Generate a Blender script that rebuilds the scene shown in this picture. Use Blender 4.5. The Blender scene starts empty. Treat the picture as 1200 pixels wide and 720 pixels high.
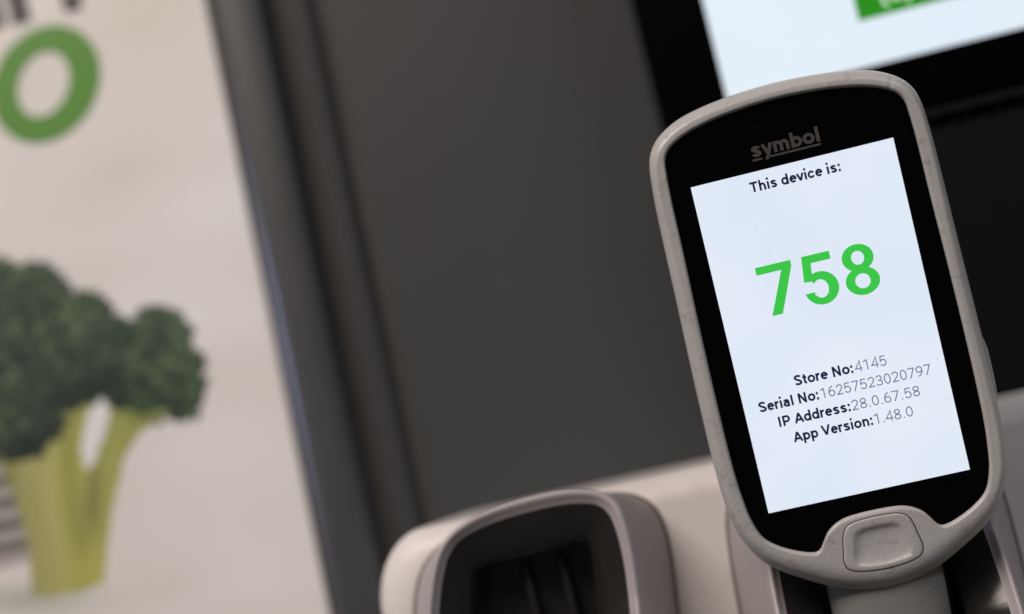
import bpy, bmesh, math, random
import numpy as np
from mathutils import Matrix, Vector

random.seed(7)
rng = np.random.default_rng(7)
scene = bpy.context.scene
col = scene.collection
MM = 0.001
CAM_Z = 1.30            # eye height of the lens above the shop floor, metres

# ------------------------------------------------------------------ camera
F_PX = 1667.0           # focal length in pixels of a 1200 px wide picture


def rot(a, b, c):
    a, b, c = (math.radians(v) for v in (a, b, c))
    return (Matrix.Rotation(c, 3, 'Z') @ Matrix.Rotation(b, 3, 'Y') @ Matrix.Rotation(a, 3, 'X'))


R_wall = rot(-7.0, -6.5, 13.5)          # wall axes (right, up, out) seen from the camera
AX = Matrix(((1, 0, 0), (0, 0, -1), (0, 1, 0)))   # wall axes -> world axes (x, y into wall, z up)
R_cam = AX @ R_wall.transposed()
cam_data = bpy.data.cameras.new('camera')
cam = bpy.data.objects.new('camera', cam_data)
col.objects.link(cam)
cam.matrix_world = Matrix.Translation((0, 0, CAM_Z)) @ R_cam.to_4x4()
cam_data.sensor_width = 36.0
cam_data.lens = F_PX / 1200 * 36
cam_data.clip_start = 0.01
cam_data.clip_end = 50
cam_data.dof.use_dof = True
cam_data.dof.focus_distance = 0.3655
cam_data.dof.aperture_fstop = 3.9
scene.camera = cam

# ------------------------------------------------------------------ world, lamps, exposure
world = bpy.data.worlds.new('World')
scene.world = world
world.use_nodes = True
bg = world.node_tree.nodes['Background']
bg.inputs[0].default_value = (1.0, 0.90, 0.83, 1)
bg.inputs[1].default_value = 0.07


def area_lamp(name, loc, target, sx, sy, power, colour, spread=180):
    d = bpy.data.lights.new(name, 'AREA')
    d.shape = 'RECTANGLE'
    d.size, d.size_y = sx, sy
    d.energy = power
    d.color = colour
    d.spread = math.radians(spread)
    o = bpy.data.objects.new(name, d)
    col.objects.link(o)
    o.location = loc
    o.rotation_euler = (Vector(target) - Vector(loc)).to_track_quat('-Z', 'Y').to_euler()
    return o


area_lamp('ceiling_lamp', (-1.0, -0.9, CAM_Z + 1.5), (-0.1, 0.5, CAM_Z), 1.5, 0.5, 44, (1.0, 0.88, 0.79))
area_lamp('aisle_lamp', (1.3, -1.2, CAM_Z + 1.4), (0.1, 0.5, CAM_Z), 1.2, 0.25, 11, (0.95, 0.93, 0.98))
area_lamp('trim_streak_lamp', (-1.10, 0.40, CAM_Z + 0.20), (-0.14, 0.51, CAM_Z + 0.07), 0.12, 0.09, 0.036, (0.60, 0.66, 1.0), 16)  # unseen cool lamp, added to put a bluish streak on the rounded trim

scene.view_settings.view_transform = 'Standard'
scene.view_settings.look = 'None'
scene.view_settings.exposure = 0
scene.view_settings.gamma = 1
scene.render.engine = 'CYCLES'
scene.cycles.use_denoising = True
scene.cycles.max_bounces = 8

# ------------------------------------------------------------------ pixel <-> place
R_wall_np = np.array(R_wall)


def place(px, py, y):
    """Point of the photograph lying on the vertical plane y (mm in front of the lens) -> (x, z) mm."""
    d = R_wall_np.T @ np.array([(px - 600) / F_PX, (360 - py) / F_PX, -1.0])
    s = y / -d[2]
    return d[0] * s, d[1] * s


def pixel_of(x, y, z):
    c = R_wall_np @ np.array([x, z, -y])
    return 600 + F_PX * c[0] / -c[2], 360 - F_PX * c[1] / -c[2]


# ------------------------------------------------------------------ materials
def srgb(r, g, b):
    def f(v):
        v /= 255.0
        return v / 12.92 if v <= 0.04045 else ((v + 0.055) / 1.055) ** 2.4
    return (f(r), f(g), f(b))


def material(name):
    m = bpy.data.materials.new(name)
    m.use_nodes = True
    nt = m.node_tree
    return m, nt, nt.nodes['Principled BSDF']


def plastic(name, colour, rough=0.4, vary=0.08, scale=60, bump=0.0, bump_scale=900, spec=0.5, dirt=None, dirt_amount=0.0):
    m, nt, p = material(name)
    N = nt.nodes.new
    L = nt.links.new
    tc = N('ShaderNodeTexCoord')
    n1 = N('ShaderNodeTexNoise')
    n1.inputs['Scale'].default_value = scale
    n1.inputs['Detail'].default_value = 6
    L(tc.outputs['Object'], n1.inputs['Vector'])
    mix = N('ShaderNodeMix')
    mix.data_type = 'RGBA'
    c = np.array(colour)
    mix.inputs['A'].default_value = (*(c * (1 - vary)), 1)
    mix.inputs['B'].default_value = (*np.minimum(c * (1 + vary), 1), 1)
    L(n1.outputs['Fac'], mix.inputs['Factor'])
    out = mix.outputs['Result']
    if dirt is not None:
        n3 = N('ShaderNodeTexNoise')
        n3.inputs['Scale'].default_value = scale * 4.3
        n3.inputs['Detail'].default_value = 9
        n3.inputs['Roughness'].default_value = 0.7
        L(tc.outputs['Object'], n3.inputs['Vector'])
        rp = N('ShaderNodeMapRange')
        rp.inputs['From Min'].default_value = 0.56
        rp.inputs['From Max'].default_value = 0.75
        rp.inputs['To Max'].default_value = dirt_amount
        L(n3.outputs['Fac'], rp.inputs['Value'])
        m2 = N('ShaderNodeMix')
        m2.data_type = 'RGBA'
        m2.inputs['B'].default_value = (*dirt, 1)
        L(out, m2.inputs['A'])
        L(rp.outputs['Result'], m2.inputs['Factor'])
        out = m2.outputs['Result']
    L(out, p.inputs['Base Color'])
    mr = N('ShaderNodeMapRange')
    mr.inputs['To Min'].default_value = rough * 0.8
    mr.inputs['To Max'].default_value = rough * 1.2
    L(n1.outputs['Fac'], mr.inputs['Value'])
    L(mr.outputs['Result'], p.inputs['Roughness'])
    p.inputs['Specular IOR Level'].default_value = spec
    if bump:
        n2 = N('ShaderNodeTexNoise')
        n2.inputs['Scale'].default_value = bump_scale
        n2.inputs['Detail'].default_value = 3
        L(tc.outputs['Object'], n2.inputs['Vector'])
        b = N('ShaderNodeBump')
        b.inputs['Strength'].default_value = bump
        b.inputs['Distance'].default_value = 0.0004
        L(n2.outputs['Fac'], b.inputs['Height'])
        L(b.outputs['Normal'], p.inputs['Normal'])
    return m


def glowing(name, colour, strength=1.0, rough=0.12, rows=None, mottle=0.0):
    """A lit display: dark glossy surface that gives off light."""
    m, nt, p = material(name)
    N = nt.nodes.new
    L = nt.links.new
    p.inputs['Base Color'].default_value = (0.01, 0.01, 0.012, 1)
    p.inputs['Roughness'].default_value = rough
    p.inputs['Specular IOR Level'].default_value = 0.3
    p.inputs['Emission Color'].default_value = (*colour, 1)
    p.inputs['Emission Strength'].default_value = strength
    if rows or mottle:
        tc = N('ShaderNodeTexCoord')
        n = N('ShaderNodeTexNoise')
        n.inputs['Scale'].default_value = 22
        n.inputs['Detail'].default_value = 2
        L(tc.outputs['Object'], n.inputs['Vector'])
        mix = N('ShaderNodeMix')
        mix.data_type = 'RGBA'
        c = np.array(colour)
        mix.inputs['A'].default_value = (*(c * np.array((1 - mottle, 1 - mottle, 1 - mottle * 0.3))), 1)
        mix.inputs['B'].default_value = (*(c * np.array((1 + mottle, 1 + mottle, 1 + mottle * 0.3))), 1)
        rg = N('ShaderNodeMapRange')
        rg.inputs['From Min'].default_value = 0.3
        rg.inputs['From Max'].default_value = 0.7
        L(n.outputs['Fac'], rg.inputs['Value'])
        L(rg.outputs['Result'], mix.inputs['Factor'])
        L(mix.outputs['Result'], p.inputs['Emission Color'])
        if rows:
            w = N('ShaderNodeTexWave')
            w.bands_direction = 'Y'
            w.inputs['Scale'].default_value = rows
            w.inputs['Distortion'].default_value = 0.35
            w.inputs['Detail Scale'].default_value = 0.4
            L(tc.outputs['Object'], w.inputs['Vector'])
            r2 = N('ShaderNodeMapRange')
            r2.inputs['To Min'].default_value = strength * 0.990
            r2.inputs['To Max'].default_value = strength * 1.010
            L(w.outputs['Fac'], r2.inputs['Value'])
            L(r2.outputs['Result'], p.inputs['Emission Strength'])
    return m


M_wall = plastic('grey_wall_paint', (0.0395, 0.0425, 0.0455), 0.6, 0.12, 7, 0.15, 500, 0.35, (0.055, 0.056, 0.058), 0.35)
M_trim = plastic('dark_trim_metal', (0.049, 0.051, 0.054), 0.42, 0.06, 20, 0.05, 400, 0.5)
M_ridge = plastic('matt_trim_ridge', (0.038, 0.0395, 0.0415), 0.62, 0.06, 20, 0.05, 400, 0.25)
M_groove = plastic('trim_groove', (0.033, 0.032, 0.031), 0.7, 0.1, 20)
M_rail = plastic('white_rail_plastic', (0.71, 0.68, 0.66), 0.42, 0.03, 30, 0.05, 500, 0.4, (0.40, 0.35, 0.29), 0.25)
M_cradle = plastic('lilac_grey_plastic', (0.375, 0.345, 0.36), 0.42, 0.05, 40, 0.05, 500)
M_pocket = plastic('black_pocket_plastic', (0.017, 0.0165, 0.016), 0.20, 0.1, 40, 0.05, 400)
M_kiosk = plastic('black_kiosk_plastic', (0.0010, 0.0010, 0.0012), 0.4, 0.1, 20, 0.0, 700, 0.02)
M_chin = plastic('dark_chin_strip', (0.0075, 0.0068, 0.0068), 0.5, 0.1, 30, 0, 900, 0.08)
M_lower = plastic('dark_lower_panel', (0.0046, 0.0053, 0.0070), 0.6, 0.1, 15, 0.0, 600, 0.05)
M_shell = plastic('warm_grey_shell_plastic', (0.455, 0.455, 0.455), 0.33, 0.06, 70, 0.22, 900, 0.5, (0.17, 0.155, 0.14), 0.6)
M_handle = plastic('grey_handle_plastic', (0.27, 0.268, 0.265), 0.5, 0.05, 90, 0.12, 2200, 0.4, (0.10, 0.09, 0.085), 0.4)
M_glass = plastic('black_face_glass', (0.0010, 0.0010, 0.0011), 0.10, 0.1, 80, 0.0, 900, 0.12)
M_gap = plastic('dark_joint', (0.012, 0.011, 0.011), 0.8, 0.1, 50)
M_joint = plastic('grimy_joint', (0.11, 0.092, 0.072), 0.8, 0.2, 80)
M_logo = plastic('grey_logo_ink', (0.066, 0.062, 0.060), 0.5, 0.08, 300)
M_dust = plastic('dust_speck', (0.05, 0.05, 0.055), 0.9, 0.2, 300)
M_hole = plastic('speaker_hole', (0.0022, 0.0021, 0.0021), 0.6, 0.1, 100, 0, 900, 0.1)
M_screen = glowing('handheld_screen', srgb(224, 233, 246), 1.0, 0.12, 620, 0.045)
M_ink = glowing('screen_dark_text', srgb(26, 23, 60))
M_ink_light = glowing('screen_grey_text', srgb(112, 118, 150))
M_green = glowing('screen_green_digits', srgb(57, 197, 70))
M_scratch = glowing('screen_scratch', srgb(212, 220, 234))
M_kscreen = glowing('kiosk_screen', srgb(226, 238, 248), 1.0, 0.2, None, 0.02)
M_kgreen = glowing('kiosk_green_button', srgb(38, 140, 20))
M_kwhite = glowing('kiosk_button_text', srgb(215, 240, 205))
M_pgreen = plastic('poster_green_ink', (0.062, 0.240, 0.008), 0.5, 0.05, 30)
M_pdark = plastic('poster_dark_ink', (0.024, 0.023, 0.036), 0.5, 0.05, 30)
M_pedge = plastic('poster_board_edge', (0.72, 0.70, 0.67), 0.6, 0.03, 30)


def poster_material():
    m, nt, p = material('printed_poster')
    a = nt.nodes.new('ShaderNodeAttribute')
    a.attribute_name = 'print'
    nt.links.new(a.outputs['Color'], p.inputs['Base Color'])
    p.inputs['Roughness'].default_value = 0.55
    p.inputs['Specular IOR Level'].default_value = 0.3
    return m


M_poster = poster_material()


# ------------------------------------------------------------------ mesh helpers (mm in, metres out)
def mesh_object(name, verts, faces, mat, parent=None, smooth=True, matrix=None, sharp=None):
    me = bpy.data.meshes.new(name)
    me.from_pydata([tuple(float(c) * MM for c in v) for v in verts], [], faces)
    me.materials.append(mat)
    if smooth:
        me.polygons.foreach_set('use_smooth', [True] * len(me.polygons))
        if sharp:
            me.set_sharp_from_angle(angle=math.radians(sharp))
    me.update()
    o = bpy.data.objects.new(name, me)
    col.objects.link(o)
    if parent is not None:
        o.parent = parent
    if matrix is not None:
        o.matrix_local = matrix
    return o


def fix_normals(o):
    bm = bmesh.new()
    bm.from_mesh(o.data)
    bmesh.ops.recalc_face_normals(bm, faces=bm.faces)
    bm.to_mesh(o.data)
    bm.free()


def empty(name, loc_mm, label, category, group=None):
    o = bpy.data.objects.new(name, None)
    col.objects.link(o)
    o.empty_display_size = 0.02
    o.location = (loc_mm[0] * MM, loc_mm[1] * MM, loc_mm[2] * MM)
    tag(o, label, category, group)
    return o


def tag(o, label, category, group=None):
    o['label'] = label
    o['category'] = category
    if group:
        o['group'] = group


def box(name, x0, x1, y0, y1, z0, z1, mat, parent=None, bevel=0.0, segs=4):
    bm = bmesh.new()
    bmesh.ops.create_cube(bm, size=1)
    for v in bm.verts:
        v.co = Vector(((x0 + x1) / 2 + v.co.x * (x1 - x0), (y0 + y1) / 2 + v.co.y * (y1 - y0), (z0 + z1) / 2 + v.co.z * (z1 - z0))) * MM
    if bevel:
        bmesh.ops.bevel(bm, geom=bm.edges[:], offset=bevel * MM, segments=segs, profile=0.5, affect='EDGES')
    me = bpy.data.meshes.new(name)
    bm.to_mesh(me)
    bm.free()
    me.materials.append(mat)
    me.polygons.foreach_set('use_smooth', [True] * len(me.polygons))
    me.set_sharp_from_angle(angle=math.radians(40))
    o = bpy.data.objects.new(name, me)
    col.objects.link(o)
    if parent is not None:
        o.parent = parent
    return o


def catmull(pts, n, closed=True):
    """Smooth closed curve through pts, n points equally spaced along it."""
    P = np.array(pts, float)
    out = []
    m = len(P)
    rngk = range(m) if closed else range(m - 1)
    for i in rngk:
        p0 = P[(i - 1) % m] if closed or i > 0 else P[0]
        p1, p2 = P[i], P[(i + 1) % m]
        p3 = P[(i + 2) % m] if closed or i + 2 < m else P[-1]
        d = [max(np.linalg.norm(b - a), 1e-6) ** 0.5 for a, b in ((p0, p1), (p1, p2), (p2, p3))]
        t0, t1 = 0.0, d[0]
        t2, t3 = t1 + d[1], t1 + d[1] + d[2]
        for t in np.linspace(t1, t2, 14, endpoint=False):
            A1 = (t1 - t) / (t1 - t0) * p0 + (t - t0) / (t1 - t0) * p1
            A2 = (t2 - t) / (t2 - t1) * p1 + (t - t1) / (t2 - t1) * p2
            A3 = (t3 - t) / (t3 - t2) * p2 + (t - t2) / (t3 - t2) * p3
            B1 = (t2 - t) / (t2 - t0) * A1 + (t - t0) / (t2 - t0) * A2
            B2 = (t3 - t) / (t3 - t1) * A2 + (t - t1) / (t3 - t1) * A3
            out.append((t2 - t) / (t2 - t1) * B1 + (t - t1) / (t2 - t1) * B2)
    if not closed:
        out.append(P[-1])
    Q = np.array(out)
    C = np.vstack([Q, Q[:1]]) if closed else Q
    s = np.r_[0, np.cumsum(np.linalg.norm(np.diff(C, axis=0), axis=1))]
    u = np.linspace(0, s[-1], n, endpoint=not closed)
    return np.c_[[np.interp(u, s, C[:, k]) for k in range(C.shape[1])]].T


def mirror(half):
    """half outline from top centre round the right side to bottom centre -> full closed loop."""
    h = [tuple(p) for p in half]
    return h + [(-x, y) for x, y in reversed(h) if abs(x) > 1e-6]


def loft(rings, cap_start=False, cap_end=False):
    n = len(rings[0])
    verts = [p for r in rings for p in r]
    faces = []
    for k in range(len(rings) - 1):
        for i in range(n):
            j = (i + 1) % n
            faces.append((k * n + i, k * n + j, (k + 1) * n + j, (k + 1) * n + i))
    if cap_start:
        faces.append(tuple(reversed(range(n))))
    if cap_end:
        b = (len(rings) - 1) * n
        faces.append(tuple(range(b, b + n)))
    return verts, faces


# ------------------------------------------------------------------ stroke lettering (flat print)
def arc(cx, cy, rx, ry, a0, a1, n=18):
    return [(cx + rx * math.cos(math.radians(a)), cy + ry * math.sin(math.radians(a))) for a in np.linspace(a0, a1, n)]


def glyph(ch, h):
    """Centre lines of a plain sans letter; capital height 1, h = half the stroke. -> strokes, advance"""
    X = 0.74            # x-height
    t, b = 1 - h, h     # centre of top and bottom strokes
    xm = X - h
    xo = X / 2
    ro = xo - h         # bowl radius, vertical
    if ch == ' ': return [], 0.35
    if ch == 'T': return [[(0.03, t), (0.83, t)], [(0.43, 1 - 2 * h), (0.43, 0)]], 0.86
    if ch == 'I': return [[(0.20, 1), (0.20, 0)]], 0.40
    if ch == 'N': return [[(0.13 + h / 2, 0), (0.13 + h / 2, 1)], [(0.13 + h / 2, 1 - h * .6), (0.87 - h / 2, h * .6)], [(0.87 - h / 2, 0), (0.87 - h / 2, 1)]], 1.0
    if ch == 'P': return [[(0.13 + h / 2, 0), (0.13 + h / 2, 1)], [(0.13, t), (0.48, t)] + arc(0.50, (t + 0.41) / 2, 0.27, (t - 0.41) / 2, 88, -88) + [(0.48, 0.41), (0.13 + h, 0.41)]], 0.89
    if ch == 'A': return [[(0.05, 0), (0.45, 1 - h * .5)], [(0.85, 0), (0.45, 1 - h * .5)], [(0.20, 0.30), (0.70, 0.30)]], 0.90
    if ch == 'V': return [[(0.05, 1), (0.44, h * .5)], [(0.83, 1), (0.44, h * .5)]], 0.88
    if ch == 'S': return [arc(0.41, 0.745, 0.29, t - 0.745, 8, 200, 20) + [(0.20, 0.61), (0.40, 0.51), (0.62, 0.40)] + arc(0.42, 0.26, 0.30, 0.26 - b, 20, -170, 20)], 0.84
    if ch == 'a': return [arc(0.36, xm - 0.17, 0.23, 0.17, 170, 0, 14) + [(0.59, 0.12), (0.62, 0.0)], [(0.59, 0.43), (0.40, 0.43)] + arc(0.34, 0.245, 0.225, 0.245 - b, 110, 290, 18) + [(0.47, 0.10), (0.59, 0.21)]], 0.765
    if ch == 'c': return [arc(0.375, xo, 0.275, ro, 28, 332, 28)], 0.73
    if ch == 'e': return [[(0.11, 0.395), (0.655, 0.395)] + arc(0.385, xo, 0.275, ro, 8, 318, 30)], 0.75
    if ch == 'd': return [arc(0.37, xo, 0.27, ro, 0, 360, 34), [(0.655, 1.04), (0.655, 0)]], 0.79
    if ch == 'p': return [arc(0.42, xo, 0.27, ro, 0, 360, 34), [(0.135, X), (0.135, -0.29)]], 0.79
    if ch == 'b': return [arc(0.42, xo, 0.27, ro, 0, 360, 34), [(0.135, 1.04), (0.135, 0)]], 0.79
    if ch == 'o': return [arc(0.40, xo, 0.295, ro, 0, 360, 36)], 0.80
    if ch == 'h': return [[(0.14, 1.04), (0.14, 0)], [(0.14, 0.42)] + arc(0.385, xm - 0.225, 0.245, 0.225, 165, 0, 16) + [(0.63, 0)]], 0.775
    if ch == 'n': return [[(0.14, X), (0.14, 0)], [(0.14, 0.42)] + arc(0.385, xm - 0.225, 0.245, 0.225, 165, 0, 16) + [(0.63, 0)]], 0.775
    if ch == 'm': return [[(0.14, X), (0.14, 0)], [(0.14, 0.42)] + arc(0.35, xm - 0.20, 0.21, 0.20, 165, 0, 16) + [(0.56, 0)], [(0.56, 0.42)] + arc(0.77, xm - 0.20, 0.21, 0.20, 165, 0, 16) + [(0.98, 0)]], 1.12
    if ch == 'r': return [[(0.14, X), (0.14, 0)], [(0.14, 0.40)] + arc(0.40, xm - 0.24, 0.26, 0.24, 165, 78, 10)], 0.49
    if ch == 'i': return [[(0.17, X), (0.17, 0)], [(0.17, 0.88), (0.17, 0.88 + 2.2 * h)]], 0.345
    if ch == 'l': return [[(0.17, 1.04), (0.17, 0)]], 0.345
    if ch == 's': return [arc(0.36, 0.535, 0.215, xm - 0.535, 5, 210, 16) + [(0.24, 0.435), (0.37, 0.385), (0.52, 0.33)] + arc(0.365, 0.215, 0.225, 0.215 - b, 30, -175, 16)], 0.725
    if ch == 't': return [[(0.215, 0.93), (0.215, 0.22)] + arc(0.355, 0.20, 0.14, 0.20 - b, 180, 285, 10), [(0.02, X - h), (0.41, X - h)]], 0.465
    if ch == 'v': return [[(0.04, X), (0.34, h * .4)], [(0.64, X), (0.34, h * .4)]], 0.68
    if ch == 'y': return [[(0.04, X), (0.35, 0.06)], [(0.64, X), (0.33, -0.08), (0.26, -0.22), (0.10, -0.25)]], 0.68
    if ch == ':': return [[(0.18, 0), (0.18, 2.3 * h)], [(0.18, X - 2.3 * h), (0.18, X)]], 0.36
    if ch == '.': return [[(0.18, 0), (0.18, 2.4 * h)]], 0.37
    if ch == '(': return [arc(0.62, 0.36, 0.47, 0.75, 130, 230, 20)], 0.48
    if ch == '0': return [arc(0.395, 0.5, 0.275, 0.5 - h, 0, 360, 40)], 0.79
    if ch == '1': return [[(0.10, 0.80), (0.44, 0.94)], [(0.44, 1), (0.44, 0)]], 0.79
    if ch == '2': return [arc(0.39, 0.70, 0.27, t - 0.70, 172, -25, 18) + [(0.50, 0.42), (0.12, b)], [(0.08, b), (0.70, b)]], 0.79
    if ch == '3': return [arc(0.38, 0.735, 0.25, t - 0.735, 165, -80, 18), [(0.26, 0.52), (0.38, 0.52)] + arc(0.38, 0.27, 0.28, 0.25, 85, 0, 8) + arc(0.38, 0.27, 0.28, 0.27 - b, -5, -165, 16)], 0.79
    if ch == '4': return [[(0.57, 0), (0.57, 1), (0.06, 0.28), (0.74, 0.28)]], 0.79
    if ch == '5': return [[(0.66, t), (0.20, t), (0.145, 0.50)] + arc(0.39, 0.315, 0.275, 0.31, 132, 0, 14) + arc(0.39, 0.315, 0.275, 0.315 - b, -4, -160, 16)], 0.79
    if ch == '6': return [[(0.56, t), (0.40, 0.93), (0.25, 0.80), (0.155, 0.60), (0.125, 0.33)], arc(0.40, 0.32, 0.275, 0.32 - b, 0, 360, 34)], 0.79
    if ch == '7': return [[(0.05, t), (0.70, t)], [(0.69, t), (0.24, 0)]], 0.79
    if ch == '8': return [arc(0.395, 0.745, 0.25, t - 0.745, 0, 360, 32), arc(0.395, 0.265, 0.28, 0.265 - b, 0, 360, 34)], 0.79
    if ch == '9': return [arc(0.385, 0.68, 0.275, t - 0.68, 0, 360, 34), [(0.66, 0.66), (0.64, 0.42), (0.53, 0.20), (0.36, 0.09), (0.22, b)]], 0.79
    return [], 0.5


def ribbon(line, half):
    """Flat ribbon with mitred joints along a polyline (x, y)."""
    P = [np.array(p, float) for p in line]
    P = [p for i, p in enumerate(P) if i == 0 or np.linalg.norm(p - P[i - 1]) > 1e-6]
    closed = len(P) > 3 and np.linalg.norm(P[0] - P[-1]) < 1e-4
    if closed:
        P = P[:-1]
    n = len(P)
    Lf, Rt = [], []
    for i in range(n):
        d1 = P[i] - P[i - 1] if (closed or i > 0) else P[1] - P[0]
        d2 = P[(i + 1) % n] - P[i] if (closed or i < n - 1) else P[-1] - P[-2]
        d1 = d1 / np.linalg.norm(d1)
        d2 = d2 / np.linalg.norm(d2)
        n1, n2 = np.array([-d1[1], d1[0]]), np.array([-d2[1], d2[0]])
        m = n1 + n2
        q = np.linalg.norm(m)
        m = n1 if q < 1e-6 else m / q
        k = half / max(np.dot(m, n1), 0.45)
        Lf.append(P[i] + m * k)
        Rt.append(P[i] - m * k)
    verts = [x for ab in zip(Lf, Rt) for x in ab]
    faces = [(2 * i, 2 * i + 1, 2 * ((i + 1) % n) + 1, 2 * ((i + 1) % n)) for i in range(n if closed else n - 1)]
    return verts, faces


def text_strokes(text, weight, wide=1.0):
    """-> list of (verts, faces) ribbons with capital height 1, and total width"""
    x = 0.0
    out = []
    for ch in text:
        st, adv = glyph(ch, weight / 2)
        xs_ = [p[0] for s in st for p in s]
        if xs_ and max(xs_) - min(xs_) > 0.2 and ch not in 'tr1':      # heavier strokes keep the letter's outer width
            cx_, hw = (max(xs_) + min(xs_)) / 2, (max(xs_) - min(xs_)) / 2
            k_ = (hw + (0.045 - weight / 2) * 0.5) / hw
            st = [[(cx_ + (p[0] - cx_) * k_, p[1]) for p in s] for s in st]
        for s in st:
            v, f = ribbon([(p[0], p[1]) for p in s], weight / 2 if True else 0)
            out.append(([(a[0] * wide + x, a[1]) for a in v], f))
        x += adv * wide
    return out, x


def ink_object(name, ribbons, mat, parent, z, to3d=None, step=0.004, matrix=None):
    verts, faces = [], []
    for k, (v, f) in enumerate(ribbons):
        o = len(verts)
        zz = z + step * (k % 7)
        verts += [(to3d(a[0], a[1], zz) if to3d else (a[0], a[1], zz)) for a in v]
        faces += [tuple(i + o for i in q) for q in f]
    return mesh_object(name, verts, faces, mat, parent, smooth=False, matrix=matrix)


def fitted(text, weight, x0, x1, base, cap):
    rb, w = text_strokes(text, weight)
    allx = [a[0] for v, f in rb for a in v]
    lo, hi = min(allx), max(allx)
    k = (x1 - x0) / (hi - lo)
    return [([(x0 + (a[0] - lo) * k, base + a[1] * cap) for a in v], f) for v, f in rb]


# ================================================================== THE SETTING
Z0 = CAM_Z / MM     # world z of the lens height in mm


def S(pts):         # shift lens-relative heights to world heights
    return [(p[0], p[1], p[2] + Z0) for p in pts]


wall = box('wall', -104, 900, 520, 560, Z0 - 1300, Z0 + 900, M_wall)
wall['kind'] = 'structure'

# ------------------------------------------------------------------ vertical trim beside the poster
trim = empty('edge_trim', (-127, 530, 0), 'dark grey ribbed vertical trim between the poster and the grey wall', 'trim')


def strip(name, profile, mat):
    """Extrude an (x, y) profile over the full height; closed behind."""
    z0, z1 = Z0 - 1300, Z0 + 900
    n = len(profile)
    v = [(x + 127, y - 530, z0) for x, y in profile] + [(x + 127, y - 530, z1) for x, y in profile]
    f = [(i, i + 1, n + i + 1, n + i) for i in range(n - 1)]
    f += [(n - 1, 0, n, 2 * n - 1), tuple(range(n)), tuple(range(2 * n - 1, n - 1, -1))]
    o = mesh_object(name, v, f, mat, trim, smooth=True, sharp=50)
    fix_normals(o)
    return o


def bulge(x0, x1, y, h, n=16, p=2.0):
    """Convex rounded front between x0 and x1 that stands h proud of y."""
    pts = [(x0, 548)]
    for t in np.linspace(0, 1, n):
        u = 2 * t - 1
        pts.append((x0 + (x1 - x0) * t, y - h * (1 - abs(u) ** p) ** 0.5))
    pts.append((x1, 548))
    return pts


strip('rounded_strip', bulge(-148.0, -126.2, 517, 7.5, 32, 2.9), M_trim)
strip('groove', [(-126.0, 548), (-126.0, 519.5), (-121.2, 519.5), (-121.2, 548)], M_groove)
strip('narrow_strip', bulge(-121.0, -109.4, 518.8, 2.2, 18, 3.2), M_ridge)
strip('step_strip', [(-109.2, 548), (-109.2, 520.5), (-104.2, 520.3), (-104.2, 548)], M_groove)

# ------------------------------------------------------------------ printed poster board
PY = 518.0
poster = empty('poster', (-220, PY, Z0 - 100), 'white printed poster with green letter and broccoli head beside the trim', 'poster')


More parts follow.
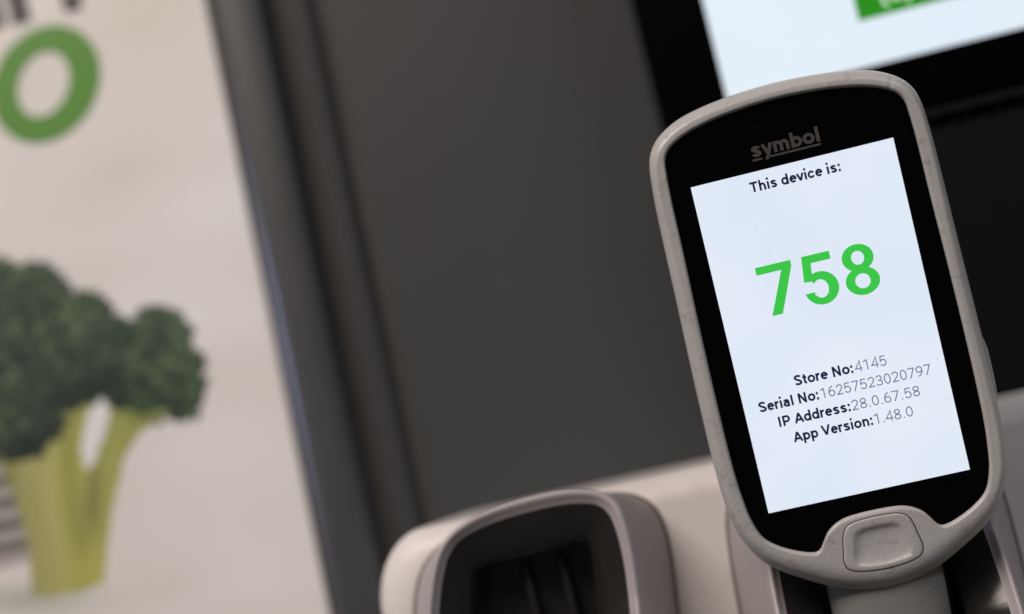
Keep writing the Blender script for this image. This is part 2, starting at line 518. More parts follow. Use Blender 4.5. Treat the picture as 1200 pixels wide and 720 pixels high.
def paint_print():
    """The poster's printed picture as an array of sRGB colours, 2 px to a cell."""
    st = 2.0
    xs = np.arange(-90, 430, st)
    ys = np.arange(-120, 800, st)
    Xg, Yg = np.meshgrid(xs, ys)
    img = np.zeros(Xg.shape + (3,))
    img[:] = (204, 190, 180)

    def blobnoise(n, r0, r1, seed):
        g = np.random.default_rng(seed)
        a = np.zeros(Xg.shape)
        for _ in range(n):
            cx, cy, r = g.uniform(-90, 430), g.uniform(-120, 800), g.uniform(r0, r1)
            k = g.uniform(0.9, 2.2)
            a += g.choice((-1, 1)) * np.exp(-(((Xg - cx) / k) ** 2 + (Yg - cy) ** 2 + (Xg - cx) * (Yg - cy) * .7 / k) / r ** 2)
        return a
    cl = blobnoise(45, 22, 60, 3)
    img += cl[..., None] * np.array((3.5, 4, 5))

    def poly(pts):
        inside = np.zeros(Xg.shape, bool)
        n = len(pts)
        for i in range(n):
            x1, y1 = pts[i]
            x2, y2 = pts[(i + 1) % n]
            c = ((y1 > Yg) != (y2 > Yg)) & (Xg < (x2 - x1) * (Yg - y1) / (y2 - y1 + 1e-9) + x1)
            inside ^= c
        return inside
    # soft shadow under the broccoli, painted into the printed picture
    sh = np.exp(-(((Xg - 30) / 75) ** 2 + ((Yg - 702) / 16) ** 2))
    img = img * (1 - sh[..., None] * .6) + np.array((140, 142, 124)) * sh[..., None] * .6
    # wicker basket rows on the left
    bas = poly([(-90, 500), (8, 540), (30, 590), (42, 640), (40, 655), (-90, 690)])
    row = np.sin((Yg + 0.20 * Xg) / 26 * 2 * np.pi)
    bc = np.where(row[..., None] > 0.1, np.array((152, 138, 132)), np.array((112, 103, 94)))
    bc = np.where((row[..., None] < -0.85), np.array((74, 68, 62)), bc)
    img[bas] = bc[bas]
    # stem
    stem = poly([(-90, 500), (-20, 530), (5, 545), (24, 590), (38, 640), (42, 697), (60, 699), (95, 694), (126, 682), (130, 640), (136, 595),
                 (150, 535), (168, 508), (192, 492), (204, 478), (180, 460), (60, 440), (-40, 470)])
    u = (Xg - 30 - (660 - Yg) * -0.12) / 100
    stops = [(-1.2, (100, 96, 52)), (-0.1, (110, 104, 52)), (0.15, (139, 128, 70)), (0.38, (160, 148, 86)), (0.55, (150, 142, 66)), (0.72, (128, 124, 48)), (0.85, (158, 146, 66)), (1.2, (140, 136, 60))]
    sx = [s[0] for s in stops]
    sc = np.stack([np.interp(u, sx, [s[1][k] for s in stops]) for k in range(3)], -1)
    streak = np.sin(Xg / 5.3 + np.sin(Yg / 40) * 2) * 5 + np.sin(Xg / 2.1 + Yg / 60) * 4
    sc += streak[..., None]
    ye = np.exp(-(((Xg - 106) / 26) ** 2 + ((Yg - 668) / 30) ** 2))
    sc = sc * (1 - ye[..., None] * .8) + np.array((168, 156, 66)) * ye[..., None] * .8
    dk = np.exp(-(((Xg - 112 + (Yg - 590) * .10) / 11) ** 2 + ((Yg - 585) / 48) ** 2))
    sc = sc * (1 - dk[..., None] * .75) + np.array((84, 84, 36)) * dk[..., None] * .75
    up = np.clip((545 - Yg) / 90, 0, 1)[..., None] * .35
    sc = sc * (1 - up) + np.array((92, 96, 48)) * up
    sc = sc * .72 + np.array((158, 152, 108)) * .28
    img[stem] = sc[stem]
    hole = poly([(119, 460), (133, 478), (128, 503), (113, 546), (103, 550), (99, 522), (106, 488)])
    img[hole] = (206, 194, 186)
    # crown florets, painted back to front
    blobs = [(42, 356, 47, 0), (-10, 372, 66, 0), (96, 384, 42, 0), (20, 420, 66, 0), (78, 428, 52, 0), (108, 424, 48, 0), (124, 402, 36, 0), (136, 432, 26, 0), (-20, 470, 70, 0), (30, 486, 50, 0), (22, 510, 28, 0),
             (186, 408, 46, 1), (160, 436, 36, 1), (206, 440, 38, 1), (176, 460, 36, 1), (216, 466, 26, 1), (150, 462, 18, 1)]
    g = np.random.default_rng(11)
    fl = []
    for bx, by, br, side in blobs:
        for _ in range(int(br * 5)):
            a, q = g.uniform(0, 6.283), g.uniform(0, 1) ** 0.5
            fx, fy = bx + br * q * math.cos(a), by + br * q * math.sin(a)
            dx, dy = (fx - bx) / br, (fy - by) / br
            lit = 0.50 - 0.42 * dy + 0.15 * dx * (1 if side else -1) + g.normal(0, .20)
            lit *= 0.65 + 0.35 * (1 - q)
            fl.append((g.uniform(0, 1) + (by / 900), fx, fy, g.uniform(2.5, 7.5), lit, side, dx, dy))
    fl.sort()
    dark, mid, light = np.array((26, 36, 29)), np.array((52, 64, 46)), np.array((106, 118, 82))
    for bx, by, br, side in blobs:
        img[((Xg - bx) ** 2 + (Yg - by) ** 2) < (br * .93) ** 2] = dark
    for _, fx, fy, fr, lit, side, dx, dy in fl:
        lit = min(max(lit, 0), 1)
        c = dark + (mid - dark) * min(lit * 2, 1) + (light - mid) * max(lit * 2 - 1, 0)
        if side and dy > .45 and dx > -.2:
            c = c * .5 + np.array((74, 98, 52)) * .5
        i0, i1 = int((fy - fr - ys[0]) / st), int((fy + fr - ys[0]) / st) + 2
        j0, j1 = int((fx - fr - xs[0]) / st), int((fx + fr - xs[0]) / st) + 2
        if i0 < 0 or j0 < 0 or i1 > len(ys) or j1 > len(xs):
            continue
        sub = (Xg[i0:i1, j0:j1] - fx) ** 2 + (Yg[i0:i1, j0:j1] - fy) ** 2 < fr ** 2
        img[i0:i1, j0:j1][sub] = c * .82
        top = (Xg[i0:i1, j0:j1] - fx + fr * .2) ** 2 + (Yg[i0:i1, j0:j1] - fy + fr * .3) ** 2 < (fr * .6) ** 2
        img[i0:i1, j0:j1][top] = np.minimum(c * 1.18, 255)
    # pale stalks under the right crown
    for (ax, ay, bx2, by2, r, c) in ((152, 486, 172, 494, 6, (118, 118, 62)), (180, 490, 198, 484, 4, (128, 128, 76))):
        for t in np.linspace(0, 1, 12):
            m = (Xg - ax - (bx2 - ax) * t) ** 2 + (Yg - ay - (by2 - ay) * t) ** 2 < r * r
            img[m] = c
    return xs[0], ys[0], st, np.clip(img, 0, 255)


def build_poster():
    ox, oy, st, img = paint_print()
    v = img / 255
    lin = np.where(v <= 0.04045, v / 12.92, ((v + 0.055) / 1.055) ** 2.4)
    lin = np.clip(lin / np.array((0.605, 0.530, 0.482)) * 0.74, 0, 0.85)   # ink colours in the shop's warm light
    x0, x1, z0, z1 = -298.0, -150.6 * PY / 520, -62.0, 262.0
    step = 0.8
    nx, nz = int((x1 - x0) / step) + 1, int((z1 - z0) / step) + 1
    X = np.linspace(x0, x1, nx)
    Z = np.linspace(z0, z1, nz)
    verts, colr = [], []
    for z in Z:
        for x in X:
            verts.append((x + 220, -3.0, z + 100))
            px, py = pixel_of(x, PY, z)
            i = min(max(int(round((py - oy) / st)), 0), lin.shape[0] - 1)
            j = min(max(int(round((px - ox) / st)), 0), lin.shape[1] - 1)
            colr.append(lin[i, j])
    faces = [(r * nx + c, r * nx + c + 1, (r + 1) * nx + c + 1, (r + 1) * nx + c) for r in range(nz - 1) for c in range(nx - 1)]
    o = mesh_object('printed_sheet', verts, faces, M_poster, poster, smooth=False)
    at = o.data.color_attributes.new('print', 'FLOAT_COLOR', 'POINT')
    at.data.foreach_set('color', np.c_[np.array(colr), np.ones(len(colr))].ravel())
    box('board', x0 + 219, x1 + 220.8, -2.6, 2.6, z0 + 99, z1 + 101, M_pedge, poster, 0.5, 2)

    def loc(px, py, d):
        x, z = place(px, py, PY)
        return (x + 220, -3.0 - d, z + 100)
    # green letter O: an oblique ring
    n = 64
    ring = []
    for k in range(n):
        a = 2 * math.pi * k / n
        for rx, ry in ((62.5, 69), (30.0, 38)):
            ex, ey = rx * math.cos(a), -ry * math.sin(a)
            ring.append(loc((58 if rx > 40 else 55) + ex - 0.15 * ey, 101 + ey - 0.03 * ex, 0.3))
    mesh_object('letter', ring, [(2 * k, 2 * k + 1, 2 * ((k + 1) % n) + 1, 2 * ((k + 1) % n)) for k in range(n)], M_pgreen, poster, smooth=False)
    # the feet of the dark letters above it
    for x, y, w in ((-8, 38, 19), (19, 33, 22), (80, 18, 21)):
        q = [loc(x + dx - 0.22 * dy, y - dy - 0.24 * dx, 0.3) for dx, dy in ((0, 0), (w, 0), (w, 110), (0, 110))]
        mesh_object('letter', q, [(0, 1, 2, 3)], M_pdark, poster, smooth=False)
    arch = []
    for a in np.linspace(0, 180, 20):
        for r in (1.0, 0.55):
            ex, ey = 37 * r * math.cos(math.radians(a)), 34 * r * math.sin(math.radians(a))
            arch.append(loc(60 - 26 + ex - .22 * ey, -86 - ey - .24 * ex, 0.4))
    mesh_object('letter', arch, [(2 * k, 2 * k + 1, 2 * k + 3, 2 * k + 2) for k in range(19)], M_pdark, poster, smooth=False)


build_poster()

# ------------------------------------------------------------------ touchscreen kiosk behind the scanner
KY = 470.0
kiosk = empty('touchscreen_kiosk', (110, 495, Z0 - 8), 'black touchscreen kiosk with lit white screen on the grey wall', 'kiosk')


def kbox(name, x0, x1, y0, y1, z0, z1, mat, parent, bevel=0, segs=4):
    return box(name, x0 - 110, x1 - 110, y0 - 495, y1 - 495, z0 + 8, z1 + 8, mat, parent, bevel, segs)


kbox('housing', 8.8, 232, KY, 519, 89.4, 270, M_kiosk, kiosk, 2.4)
kbox('lower_panel', 10.0, 231, KY + 5, 519, -6, 86.0, M_lower, kiosk, 1.6)
kbox('chin_strip', 12.0, 229, KY + 1.2, 512, 86.2, 89.2, M_chin, kiosk, 0.8)
kscreen = kbox('screen', 31.6, 210, KY - 0.35, KY + 1.0, 107.6, 252, M_kscreen, kiosk)
gx, gz = place(1003, 10, KY)
kbutton = kbox('screen_button', 79.3, 170, KY - 0.60, KY - 0.37, 123.0, 141, M_kgreen, kscreen)
rb, w = text_strokes('(op', 0.18)
tx, tz = place(1036, 9.5, KY)
ink_object('lettering', [([(tx + a[0] * 6.0 - 0.6, tz + (a[1] + 0.22) * 6.0) for a in v], f) for v, f in rb], M_kwhite, kbutton, 0.0,
           to3d=lambda x, y, z: (x - 110, KY - 0.66 - z - 495, y + 8))

# ------------------------------------------------------------------ white rail that carries the cradles
RY = 425.0
rail = empty('charging_rail', (150, 470, Z0 - 150), 'long white plastic rail with rounded end carrying the scanner cradles', 'rail')


def build_rail():
    # front outline (x, z): rounded left corner, runs out to the right
    x0, x1, zt, zb, r = -109.5, 520.0, -6.6, -150.0, 24.0
    rx = 18.0
    pts = []
    for a in np.linspace(180, 90, 14):
        pts.append((x0 + rx + rx * math.cos(math.radians(a)), zt - r + r * math.sin(math.radians(a))))
    for x in np.linspace(x0 + 26, x1 - 10, 40):
        pts.append((x, zt))
    pts.append((x1, zt))
    pts += [(x1, zb), (x0 + 8, zb)]
    for t in np.linspace(0, 1, 14)[1:-1]:
        pts.append((x0 + 8 * (1 - t) ** 2, zb + (zt - r - zb) * t))
    P = np.array(pts)
    c = np.array([(x0 + x1) / 2, (zt + zb) / 2])

    def inset(d):
        Q = P.copy()
        half = np.array([(x1 - x0) / 2, (zt - zb) / 2])
        return c + (Q - c) * (half - d) / half
    rings = []
    R = 9.0
    for a in np.linspace(0, 90, 9):
        d = R * (1 - math.sin(math.radians(a)))
        y = RY + R * (1 - math.cos(math.radians(a)))
        rings.append([(q[0] - 150, y - 470, q[1] + 150) for q in inset(d)])
    rings.append([(q[0] - 150, 519.5 - 470, q[1] + 150) for q in P])
    v, f = loft(rings, True, True)
    o = mesh_object('body', v, f, M_rail, rail, smooth=True, sharp=55)
    fix_normals(o)


build_rail()

# ------------------------------------------------------------------ scanner cradles
crest_half = [(0, -4.0), (9, -4.4), (17, -6.0), (22.5, -8.6), (26.2, -12.5), (28.0, -17.5), (29.4, -25), (30.4, -36), (31, -60), (30, -88), (24, -104), (12, -109), (0, -110)]
open_half = [(0, -7.0), (8.7, -7.3), (16.2, -8.5), (21.2, -10.4), (24.4, -13.6), (26.2, -18.2), (27.7, -25.3), (28.7, -36), (29.2, -60), (27.2, -86), (22, -100), (11, -105), (0, -106)]
deep_half = [(0, -21.0), (6, -21.0), (11, -21.1), (14.4, -21.3), (16.0, -22.0), (16.9, -23.4), (17.3, -28), (17.7, -38), (18.2, -60), (18, -82), (15.4, -93), (8, -97), (0, -98)]
base_half = [(0, -8.2), (12, -8.6), (22, -9.6), (30, -12.2), (35.5, -17), (38.3, -24), (39.4, -33), (40, -46), (40, -70), (39, -100), (32, -122), (15, -128), (0, -129)]


def crest_y(z):
    return float(np.interp(z, [-129, -90, -60, -38, -15, -4], [372, 376, 387, 397.5, 401, 404]))


def build_cradle(cx, tilt, shear, label):
    e = empty('scanner_cradle', (cx, RY, Z0 - 12), label, 'cradle', 'scanner cradles on the white rail')
    e.rotation_euler = (0, math.radians(tilt), 0)
    n = 220

    def L(half, yf):
        h = catmull(half, n // 2 + 1, closed=False)
        full = [tuple(p) for p in h] + [(-p[0], p[1]) for p in h[-2:0:-1]]
        return [(x + shear * (z + 12), yf(x, z) - RY, z + 12) for x, z in full]
    c = L(crest_half, lambda x, z: crest_y(z))
    o_ = L(open_half, lambda x, z: crest_y(z) + 1.2)
    d_ = L(deep_half, lambda x, z: max(crest_y(z) + 9.0, 396))
    k_ = L(deep_half, lambda x, z: 422.5)
    b_ = L(base_half, lambda x, z: RY - 0.4)

    def mid(A, B, t, dy=0.0):
        return [tuple(np.array(a) * (1 - t) + np.array(b) * t + np.array((0, dy, 0))) for a, b in zip(A, B)]
    rings = [mid(o_, d_, 0.10), o_, mid(o_, c, 0.35, -0.9), mid(o_, c, 0.75, -0.9), mid(c, b_, 0.06, -0.4), mid(c, b_, 0.3, -1.6), mid(c, b_, 0.65, -2.0), mid(c, b_, 0.92, -0.8), b_]
    v, f = loft(rings)
    s = mesh_object('shell', v, f, M_cradle, e, smooth=True)
    fix_normals(s)
    # dark joint where the shell meets the rail
    j0 = mid(b_, b_, 0, -0.3)
    j1 = [(p[0] * 1.016, p[1] - 0.05, (p[2] + 56) * 1.008 - 56) for p in b_]
    v, f = loft([j0, j1])
    mesh_object('joint', v, f, M_joint, e, smooth=False)
    rings = [mid(o_, d_, 0.02, 0.2), mid(o_, d_, 0.3, -0.3), mid(o_, d_, 0.7, -0.3), mid(o_, d_, 0.95), mid(d_, k_, 0.06), mid(d_, k_, 0.9), k_]
    v, f = loft(rings, False, True)
    pk = mesh_object('pocket', v, f, M_pocket, e, smooth=True, sharp=38)
    fix_normals(pk)
    for rx in (-6.0, 5.0):
        r = box('rib', rx - 1.3, rx + 1.3, -8.5, -2.4, -80, -10.5, M_pocket, pk, 1.1, 4)
    return e


build_cradle(-55.6, -2.0, 0.19, 'empty grey scanner cradle with open black pocket on the white rail')
build_cradle(38.2, 0.6, 0.02, 'grey scanner cradle holding the handle of the lit scanner')

# ================================================================== THE HANDHELD SCANNER
R_dev = rot(2.92, -6.74, 13.52)
T_dev = Vector((81.7, -5.43, -365.5)) * MM
M_dev = cam.matrix_world @ (Matrix.Translation(T_dev) @ R_dev.to_4x4())
scanner = empty('handheld_scanner', (0, 0, 0), 'grey handheld scanner showing green number 758 on its lit screen', 'scanner')
base_local = Matrix.Translation((0, -0.127, -0.015))
scanner.matrix_world = M_dev @ base_local
UN = base_local.inverted()          # children are modelled in screen coordinates (mm, screen centre = 0)

outer_half = [(0, 64.6), (8, 64.3), (13.5, 63.8), (19, 63.0), (24.8, 61.6), (29, 59.7), (32.2, 57.3), (34.3, 54.3), (35.3, 50.8), (35.8, 46), (36.1, 41), (36.3, 33), (36.6, 15), (36.9, 0),
              (37.05, -10), (37.1, -28), (36.9, -35), (36.4, -41), (35.2, -47.3), (33, -52.6), (30, -56.8), (25.5, -60.5), (21, -63.2), (17, -65.4), (12, -67.6), (6, -69.2), (0, -69.8)]
inner_half = [(0, 60.2), (9, 59.8), (15.8, 59.0), (22, 57.7), (26.6, 56), (29.4, 54.2), (30.8, 52), (31.3, 48), (31.6, 42), (31.8, 27), (32.2, 9), (32.4, -9), (32.4, -22), (32.2, -32), (31.7, -38.5),
              (30.8, -44.5), (28.8, -49.6), (25.4, -52.6), (21, -54.9), (17.8, -56.0), (16.2, -56.1), (15.1, -55.4), (14.2, -54.1), (12.4, -51.6), (10, -49.9), (7.6, -49), (4, -48.6), (0, -48.5)]
button_half = [(0, -49.8), (3.5, -49.95), (6, -50.3), (8.0, -51.3), (9.1, -53.2), (9.9, -57), (10.4, -60.2), (9.6, -62.4), (7.2, -63.5), (3.5, -64.1), (0, -64.3)]
OUT = catmull(mirror(outer_half), 900)
INN = catmull(mirror(inner_half), 900)
BUT = catmull(mirror(button_half), 160)
CEN = np.array([0.0, -5.0])


def radial(loop, centre):
    d = loop - centre
    a = np.arctan2(d[:, 1], d[:, 0])
    r = np.hypot(d[:, 0], d[:, 1])
    o = np.argsort(a)
    a, r = a[o], r[o]
    a = np.r_[a[-3:] - 2 * np.pi, a, a[:3] + 2 * np.pi]
    r = np.r_[r[-3:], r, r[:3]]
    return lambda t: np.interp((t + np.pi) % (2 * np.pi) - np.pi, a, r)


rad_out, rad_in = radial(OUT, CEN), radial(INN, CEN)


def edge_round(theta):
    """Radius and drop of the outer edge: tight at the sides, wide below the button."""
    q = abs((theta + np.pi / 2 + np.pi) % (2 * np.pi) - np.pi)     # angle away from straight down
    k = 1 - min(max((q - 0.22) / 0.55, 0), 1)
    k = k * k * (3 - 2 * k)
    return 3.1 + 3.4 * k, 4.2 - 1.0 * k, k


nicks = [(math.atan2(57.0 + 5, 28.4), 0.22, 0.35), (math.atan2(56.3 + 5, -28.15), 0.18, 0.28), (math.atan2(12 + 5, -35.2), -0.10, 1.2),
         (math.atan2(60.5, 12), -0.10, 0.8), (math.atan2(61, 3), 0.12, 0.3)]


def head_z(theta, r, ri, ro):
    s_in, s_out = max(r - ri, 0), max(ro - r, 0)
    rr, drop, k = edge_round(theta)
    f_in = math.sqrt(max(0, 1 - (1 - min(s_in / 0.9, 1)) ** 2))
    f_out = math.sqrt(max(0, 1 - (1 - min(s_out / rr, 1)) ** 2))
    f_out = f_out * (1 - k) + k * (1 - (1 - min(s_out / rr, 1)) ** 2.2)
    z = -0.35 + 1.5 * f_in - drop * (1 - f_out)
    # narrow flat step that runs round the outside of the rim
    z -= 0.18 / (1 + math.exp((s_out - 1.9) * 7))
    for a, d, w in nicks:
        dd = ((theta - a + np.pi) % (2 * np.pi) - np.pi) * r
        if abs(dd) < 4 * w:
            z -= d * math.exp(-(dd / w) ** 2)
    return z


def head_z_xy(x, y):
    d = np.array([x, y]) - CEN
    t = math.atan2(d[1], d[0])
    return head_z(t, math.hypot(*d), float(rad_in(t)), float(rad_out(t)))


def build_head():
    nt = 960
    TH = np.linspace(-np.pi, np.pi, nt, endpoint=False)
    RI, RO = rad_in(TH), rad_out(TH)
    rings = []

    def ring(fr, z):
        return [(CEN[0] + fr[i] * math.cos(TH[i]), CEN[1] + fr[i] * math.sin(TH[i]), z if np.isscalar(z) else z[i]) for i in range(nt)]
    rings.append(ring(RI + 0.02, -1.6))
    for t in (0.5 - 0.5 * np.cos(np.pi * np.linspace(0, 1, 26))):
        rr = RI + (RO - RI) * t
        rings.append(ring(rr, [head_z(TH[i], rr[i], RI[i], RO[i]) for i in range(nt)]))
    zo = [p[2] for p in rings[-1]]
    rings.append(ring(RO, [min(z - 1.0, -5.6) for z in zo]))
    rings.append(ring(RO * 0.998, [min(z - 1.5, -8.2) for z in zo]))
    rings.append(ring(RO * 0.975, -10.2))
    rings.append(ring(RO * 0.93, -11.6))
    rings.append(ring(RO * 0.86, -12.2))
    v, f = loft(rings, True, True)
    o = mesh_object('housing', v, f, M_shell, scanner, smooth=True, sharp=60, matrix=UN)
    fix_normals(o)
    # sink the button well into the housing
    n = len(BUT)
    cv = [(x, y, 4.0) for x, y in BUT] + [(x, y, -2.2) for x, y in BUT]
    cf = [tuple(range(n)), tuple(range(2 * n - 1, n - 1, -1))] + [(i, n + i, n + (i + 1) % n, (i + 1) % n) for i in range(n)]
    cutter = mesh_object('cutter', cv, cf, M_gap, scanner, smooth=False, matrix=UN)
    fix_normals(cutter)
    bpy.context.view_layer.update()
    md = o.modifiers.new('well', 'BOOLEAN')
    md.operation = 'DIFFERENCE'
    md.solver = 'EXACT'
    md.object = cutter
    dg = bpy.context.evaluated_depsgraph_get()
    me = bpy.data.meshes.new_from_object(o.evaluated_get(dg))
    o.modifiers.clear()
    if len(me.polygons) > 1000:
        o.data = me
        me.name = 'housing'
        me.set_sharp_from_angle(angle=math.radians(50))
    cm = cutter.data
    bpy.data.objects.remove(cutter)
    bpy.data.meshes.remove(cm)
    return o


build_head()

# face glass
g0 = [(x, y, 0.0) for x, y in INN]
g1 = [(x * 1.006, y * 1.003, -0.25) for x, y in INN]
g2 = [(x * 1.0, y * 1.0, -1.4) for x, y in INN]
v, f = loft([g0, g2], True, True)
glass = mesh_object('face_glass', v, f, M_glass, scanner, smooth=False, matrix=UN)
fix_normals(glass)

# lit display with its text
SW, SH = 52.3, 87.2
scr = mesh_object('screen', [(-SW / 2, -SH / 2, 0.05), (SW / 2, -SH / 2, 0.05), (SW / 2, SH / 2, 0.05), (-SW / 2, SH / 2, 0.05)], [(0, 1, 2, 3)], M_screen, scanner, smooth=False, matrix=UN)
ink_object('heading', fitted('This device is:', 0.205, -11.5, 11.7, 38.5, 2.68), M_ink, scr, 0.08)
CAP = 2.72
for name, a, b, xs in (('store_line', 'Store No:', '4145', (-11.9, 3.25, 3.65, 11.9)), ('serial_line', 'Serial No:', '16257523020797', (-22.3, -6.75, -6.15, 22.3)),
                       ('address_line', 'IP Address:', '28.0.67.58', (-18.2, 0.40, 0.85, 18.35)), ('version_line', 'App Version:', '1.48.0', (-15.5, 5.1, 5.6, 15.5))):
    base = {'store_line': -12.6, 'serial_line': -17.35, 'address_line': -22.15, 'version_line': -26.9}[name]
    ink_object(name, fitted(a, 0.205, xs[0], xs[1], base, CAP), M_ink, scr, 0.08)
    ink_object(name + '_value', fitted(b, 0.11, xs[2], xs[3], base, CAP), M_ink_light, scr, 0.08)


def big_digits():
    B, C = 6.4, 13.1
    # 7
    q = [(-15.07, 19.5), (-15.07, 17.5), (-8.65, 17.5), (-13.5, B), (-10.75, B), (-5.87, 18.0), (-5.87, 19.5)]
    mesh_object('digit', [(x, y, 0.09) for x, y in q], [(0, 1, 2, 6), (2, 3, 4, 5, 6)], M_green, scr, smooth=False)
    # 5: stem and bar, then the bowl as a swept band
    v = [(-3.0, 19.5), (4.15, 19.5), (4.15, 17.42), (-0.98, 17.42), (-1.35, 14.5), (-1.8, 12.75), (-3.75, 12.9)]
    mesh_object('digit', [(x, y, 0.09) for x, y in v], [(0, 1, 2, 3), (0, 3, 4, 5, 6)], M_green, scr, smooth=False)
    A, Bn = [], []
    for t in np.linspace(0, 1, 46):
        a = math.radians(138 - t * (138 + 160))
        A.append((0.28 + 4.42 * math.cos(a), 10.62 + 4.30 * math.sin(a)))
        a2 = math.radians(145 - t * (145 + 163))
        Bn.append((0.12 + 1.95 * math.cos(a2), 10.50 + 2.38 * math.sin(a2)))
    A[0], Bn[0] = (-1.36, 14.45), (-1.80, 12.8)
    A[-1], Bn[-1] = (-4.1, 9.85), (-1.6, 9.95)
    vv = [p for ab in zip(A, Bn) for p in ab]
    mesh_object('digit', [(x, y, 0.10) for x, y in vv], [(2 * i, 2 * i + 1, 2 * i + 3, 2 * i + 2) for i in range(45)], M_green, scr, smooth=False)
    # 8: two rings
    vv, ff = [], []
    n = 48
    for cx, cy, rx, ry, ix, iy, z in ((10.78, 16.0, 4.02, 3.52, 1.62, 1.78, 0.09), (10.78, 9.95, 4.34, 3.62, 1.92, 1.92, 0.10)):
        o = len(vv)
        for k in range(n):
            a = 2 * math.pi * k / n
            vv.append((cx + rx * math.cos(a), cy + ry * math.sin(a), z))
            vv.append((cx + ix * math.cos(a), cy + iy * math.sin(a), z))
        ff += [(o + 2 * k, o + 2 * k + 1, o + 2 * ((k + 1) % n) + 1, o + 2 * ((k + 1) % n)) for k in range(n)]
    mesh_object('digit', vv, ff, M_green, scr, smooth=False)


big_digits()
sc1 = [ribbon(catmull([(-13.0, 31.5), (-12.2, 29.4), (-11.6, 27.2), (-10.7, 24.6), (-10.6, 21.6)], 18, False), 0.07),
       ribbon(catmull([(-13.4, 29.0), (-12.5, 28.6), (-12.0, 27.9)], 8, False), 0.06), ribbon(catmull([(-12.6, 30.6), (-11.9, 30.2), (-11.6, 29.3)], 8, False), 0.06),
       ribbon([(24.0, -13.6), (24.6, -13.9)], 0.2), ribbon([(25.1, -24.0), (25.6, -25.2)], 0.16), ribbon([(23.5, -24.2), (24.3, -23.9)], 0.12)]
for q in sc1:
    ink_object('scratch', [q], M_scratch, scr, 0.07)

# maker's name above the screen
lg = fitted('symbol', 0.215, -9.1, 8.4, 47.15, 3.75)
lg += [ribbon([(-9.3, 46.45), (-6.7, 46.45)], 0.26), ribbon([(-4.6, 46.45), (8.4, 46.45)], 0.26)]
ink_object('logo', lg, M_logo, scanner, 0.03, matrix=UN)

# earpiece holes
hv, hf = [], []
for r in range(3):
    for c in range(15):
        cx, cy = -12 + c * 1.25 + (r % 2) * 0.6, 52.6 + r * 0.95 + 0.1
        o = len(hv)
        for k in range(8):
            a = k * math.pi / 4
            hv.append((cx + 0.22 * math.cos(a), cy + 0.22 * math.sin(a), 0.02))
        hf.append(tuple(range(o, o + 8)))
mesh_object('earpiece', hv, hf, M_hole, scanner, smooth=False, matrix=UN)


# specks of dust and lint on the face glass
dv, df = [], []
for k in range(46):
    x, y = rng.uniform(-30, 30), rng.uniform(-50, 57)
    if abs(x) < 26.6 and abs(y) < 44 and k % 4:
        y = -44.3 - rng.uniform(0, 2.5)
    r0 = rng.uniform(0.035, 0.09)
    o = len(dv)
    for q in range(6):
        a = q * math.pi / 3 + k
        dv.append((x + r0 * math.cos(a) * rng.uniform(0.7, 1.8), y + r0 * math.sin(a), 0.075))
    df.append(tuple(range(o, o + 6)))
dust = mesh_object('dust', dv, df, M_dust, scanner, smooth=False, matrix=UN)
dust['kind'] = 'stuff'


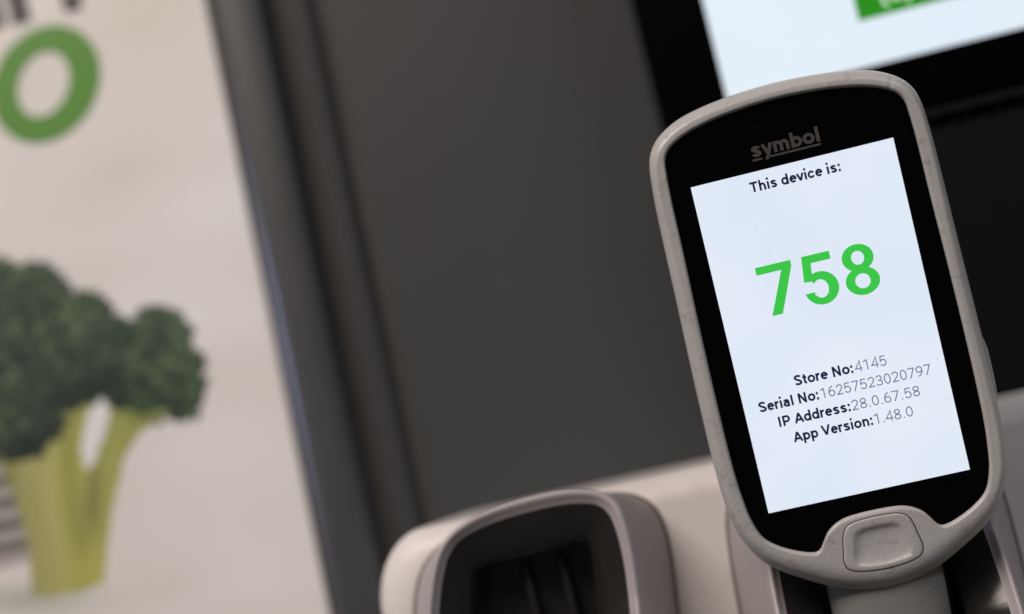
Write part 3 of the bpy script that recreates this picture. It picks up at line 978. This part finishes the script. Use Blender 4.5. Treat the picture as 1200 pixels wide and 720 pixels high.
# scan button with its thumb dish
def build_button():
    c = np.array([0.0, -57.0])
    n = len(BUT)
    rings = []
    d = BUT - c
    r = np.hypot(d[:, 0], d[:, 1])
    shrink = (r - 0.22) / r

    def ring(k, dz, absolute=None):
        out = []
        for i in range(n):
            p = c + d[i] * shrink[i] * k
            z = absolute if absolute is not None else head_z_xy(p[0], p[1]) + dz
            out.append((p[0], p[1], z))
        return out
    rings.append(ring(1.0, 0, -2.0))
    rings.append(ring(1.0, -0.35))
    rings.append(ring(0.985, -0.08))
    rings.append(ring(0.955, 0.06))
    for k in (0.90, 0.84, 0.79):
        rings.append(ring(k, 0.10))
    # dish
    for k, dz in ((0.76, 0.08), (0.73, 0.0), (0.70, -0.14), (0.66, -0.36), (0.61, -0.56), (0.54, -0.72), (0.42, -0.84), (0.28, -0.88), (0.12, -0.9)):
        out = []
        for i in range(n):
            p = c + np.array((0, -0.6)) * min(1, (0.84 - k) * 6) + d[i] * shrink[i] * k
            low = max(0.0, (-(p[1] - c[1]) - 1.0) / 7.0)       # the dish runs out towards the lower edge
            out.append((p[0], p[1], head_z_xy(p[0], p[1]) + 0.10 + (dz - 0.10) * (1 - 0.55 * min(low, 1))))
        rings.append(out)
    v, f = loft(rings, False, True)
    o = mesh_object('scan_button', v, f, M_shell, scanner, smooth=True, matrix=UN)
    fix_normals(o)


build_button()


# handle with the collar it leaves the head by
def build_handle():
    n = 96

    def ring(y, w, zf, zb, p=2.6, dip=0.0):
        zc, hz = (zf + zb) / 2, (zf - zb) / 2
        out = []
        for k in range(n):
            a = 2 * math.pi * k / n
            ca, sa = math.cos(a), math.sin(a)
            x = w * math.copysign(abs(ca) ** (2 / p), ca)
            z = zc + hz * math.copysign(abs(sa) ** (2 / p), sa)
            out.append((x, y + dip * (x / w) ** 2, z))
        return out
    rings = [ring(-58, 14.0, -3.6, -12, 2.4), ring(-62, 14.9, -3.2, -17, 2.4), ring(-66, 15.3, -2.6, -21, 2.4), ring(-70, 15.4, -2.5, -23, 2.4), ring(-75, 15.4, -3.0, -24, 2.4), ring(-82, 15.2, -3.9, -25, 2.4), ring(-95, 14.8, -5.2, -25.5),
             ring(-110, 14.6, -6.0, -25.5), ring(-122, 14.3, -6.8, -25), ring(-126, 13, -8, -24), ring(-127, 10, -10.5, -21)]
    v, f = loft(rings, True, True)
    o = mesh_object('handle', v, f, M_handle, scanner, smooth=True, matrix=UN)
    fix_normals(o)


build_handle()

# key on the right flank
kb = [(37.0, -10.6), (37.55, -12.0), (38.0, -14.6), (38.05, -20), (37.95, -25), (37.6, -28.0), (37.0, -29.6), (35.4, -29.6), (35.4, -10.6)]
n = len(kb)
rings = [[(x if x < 36.9 else 36.95 + (x - 36.95) * s, y, z) for x, y in kb] for z, s in ((-2.9, 0.2), (-3.4, 0.75), (-4.2, 1.0), (-7.2, 1.0), (-8.2, 0.7), (-8.6, 0.2))]
v, f = loft(rings, True, True)
sk = mesh_object('side_key', v, f, M_shell, scanner, smooth=True, sharp=50, matrix=UN)
fix_normals(sk)
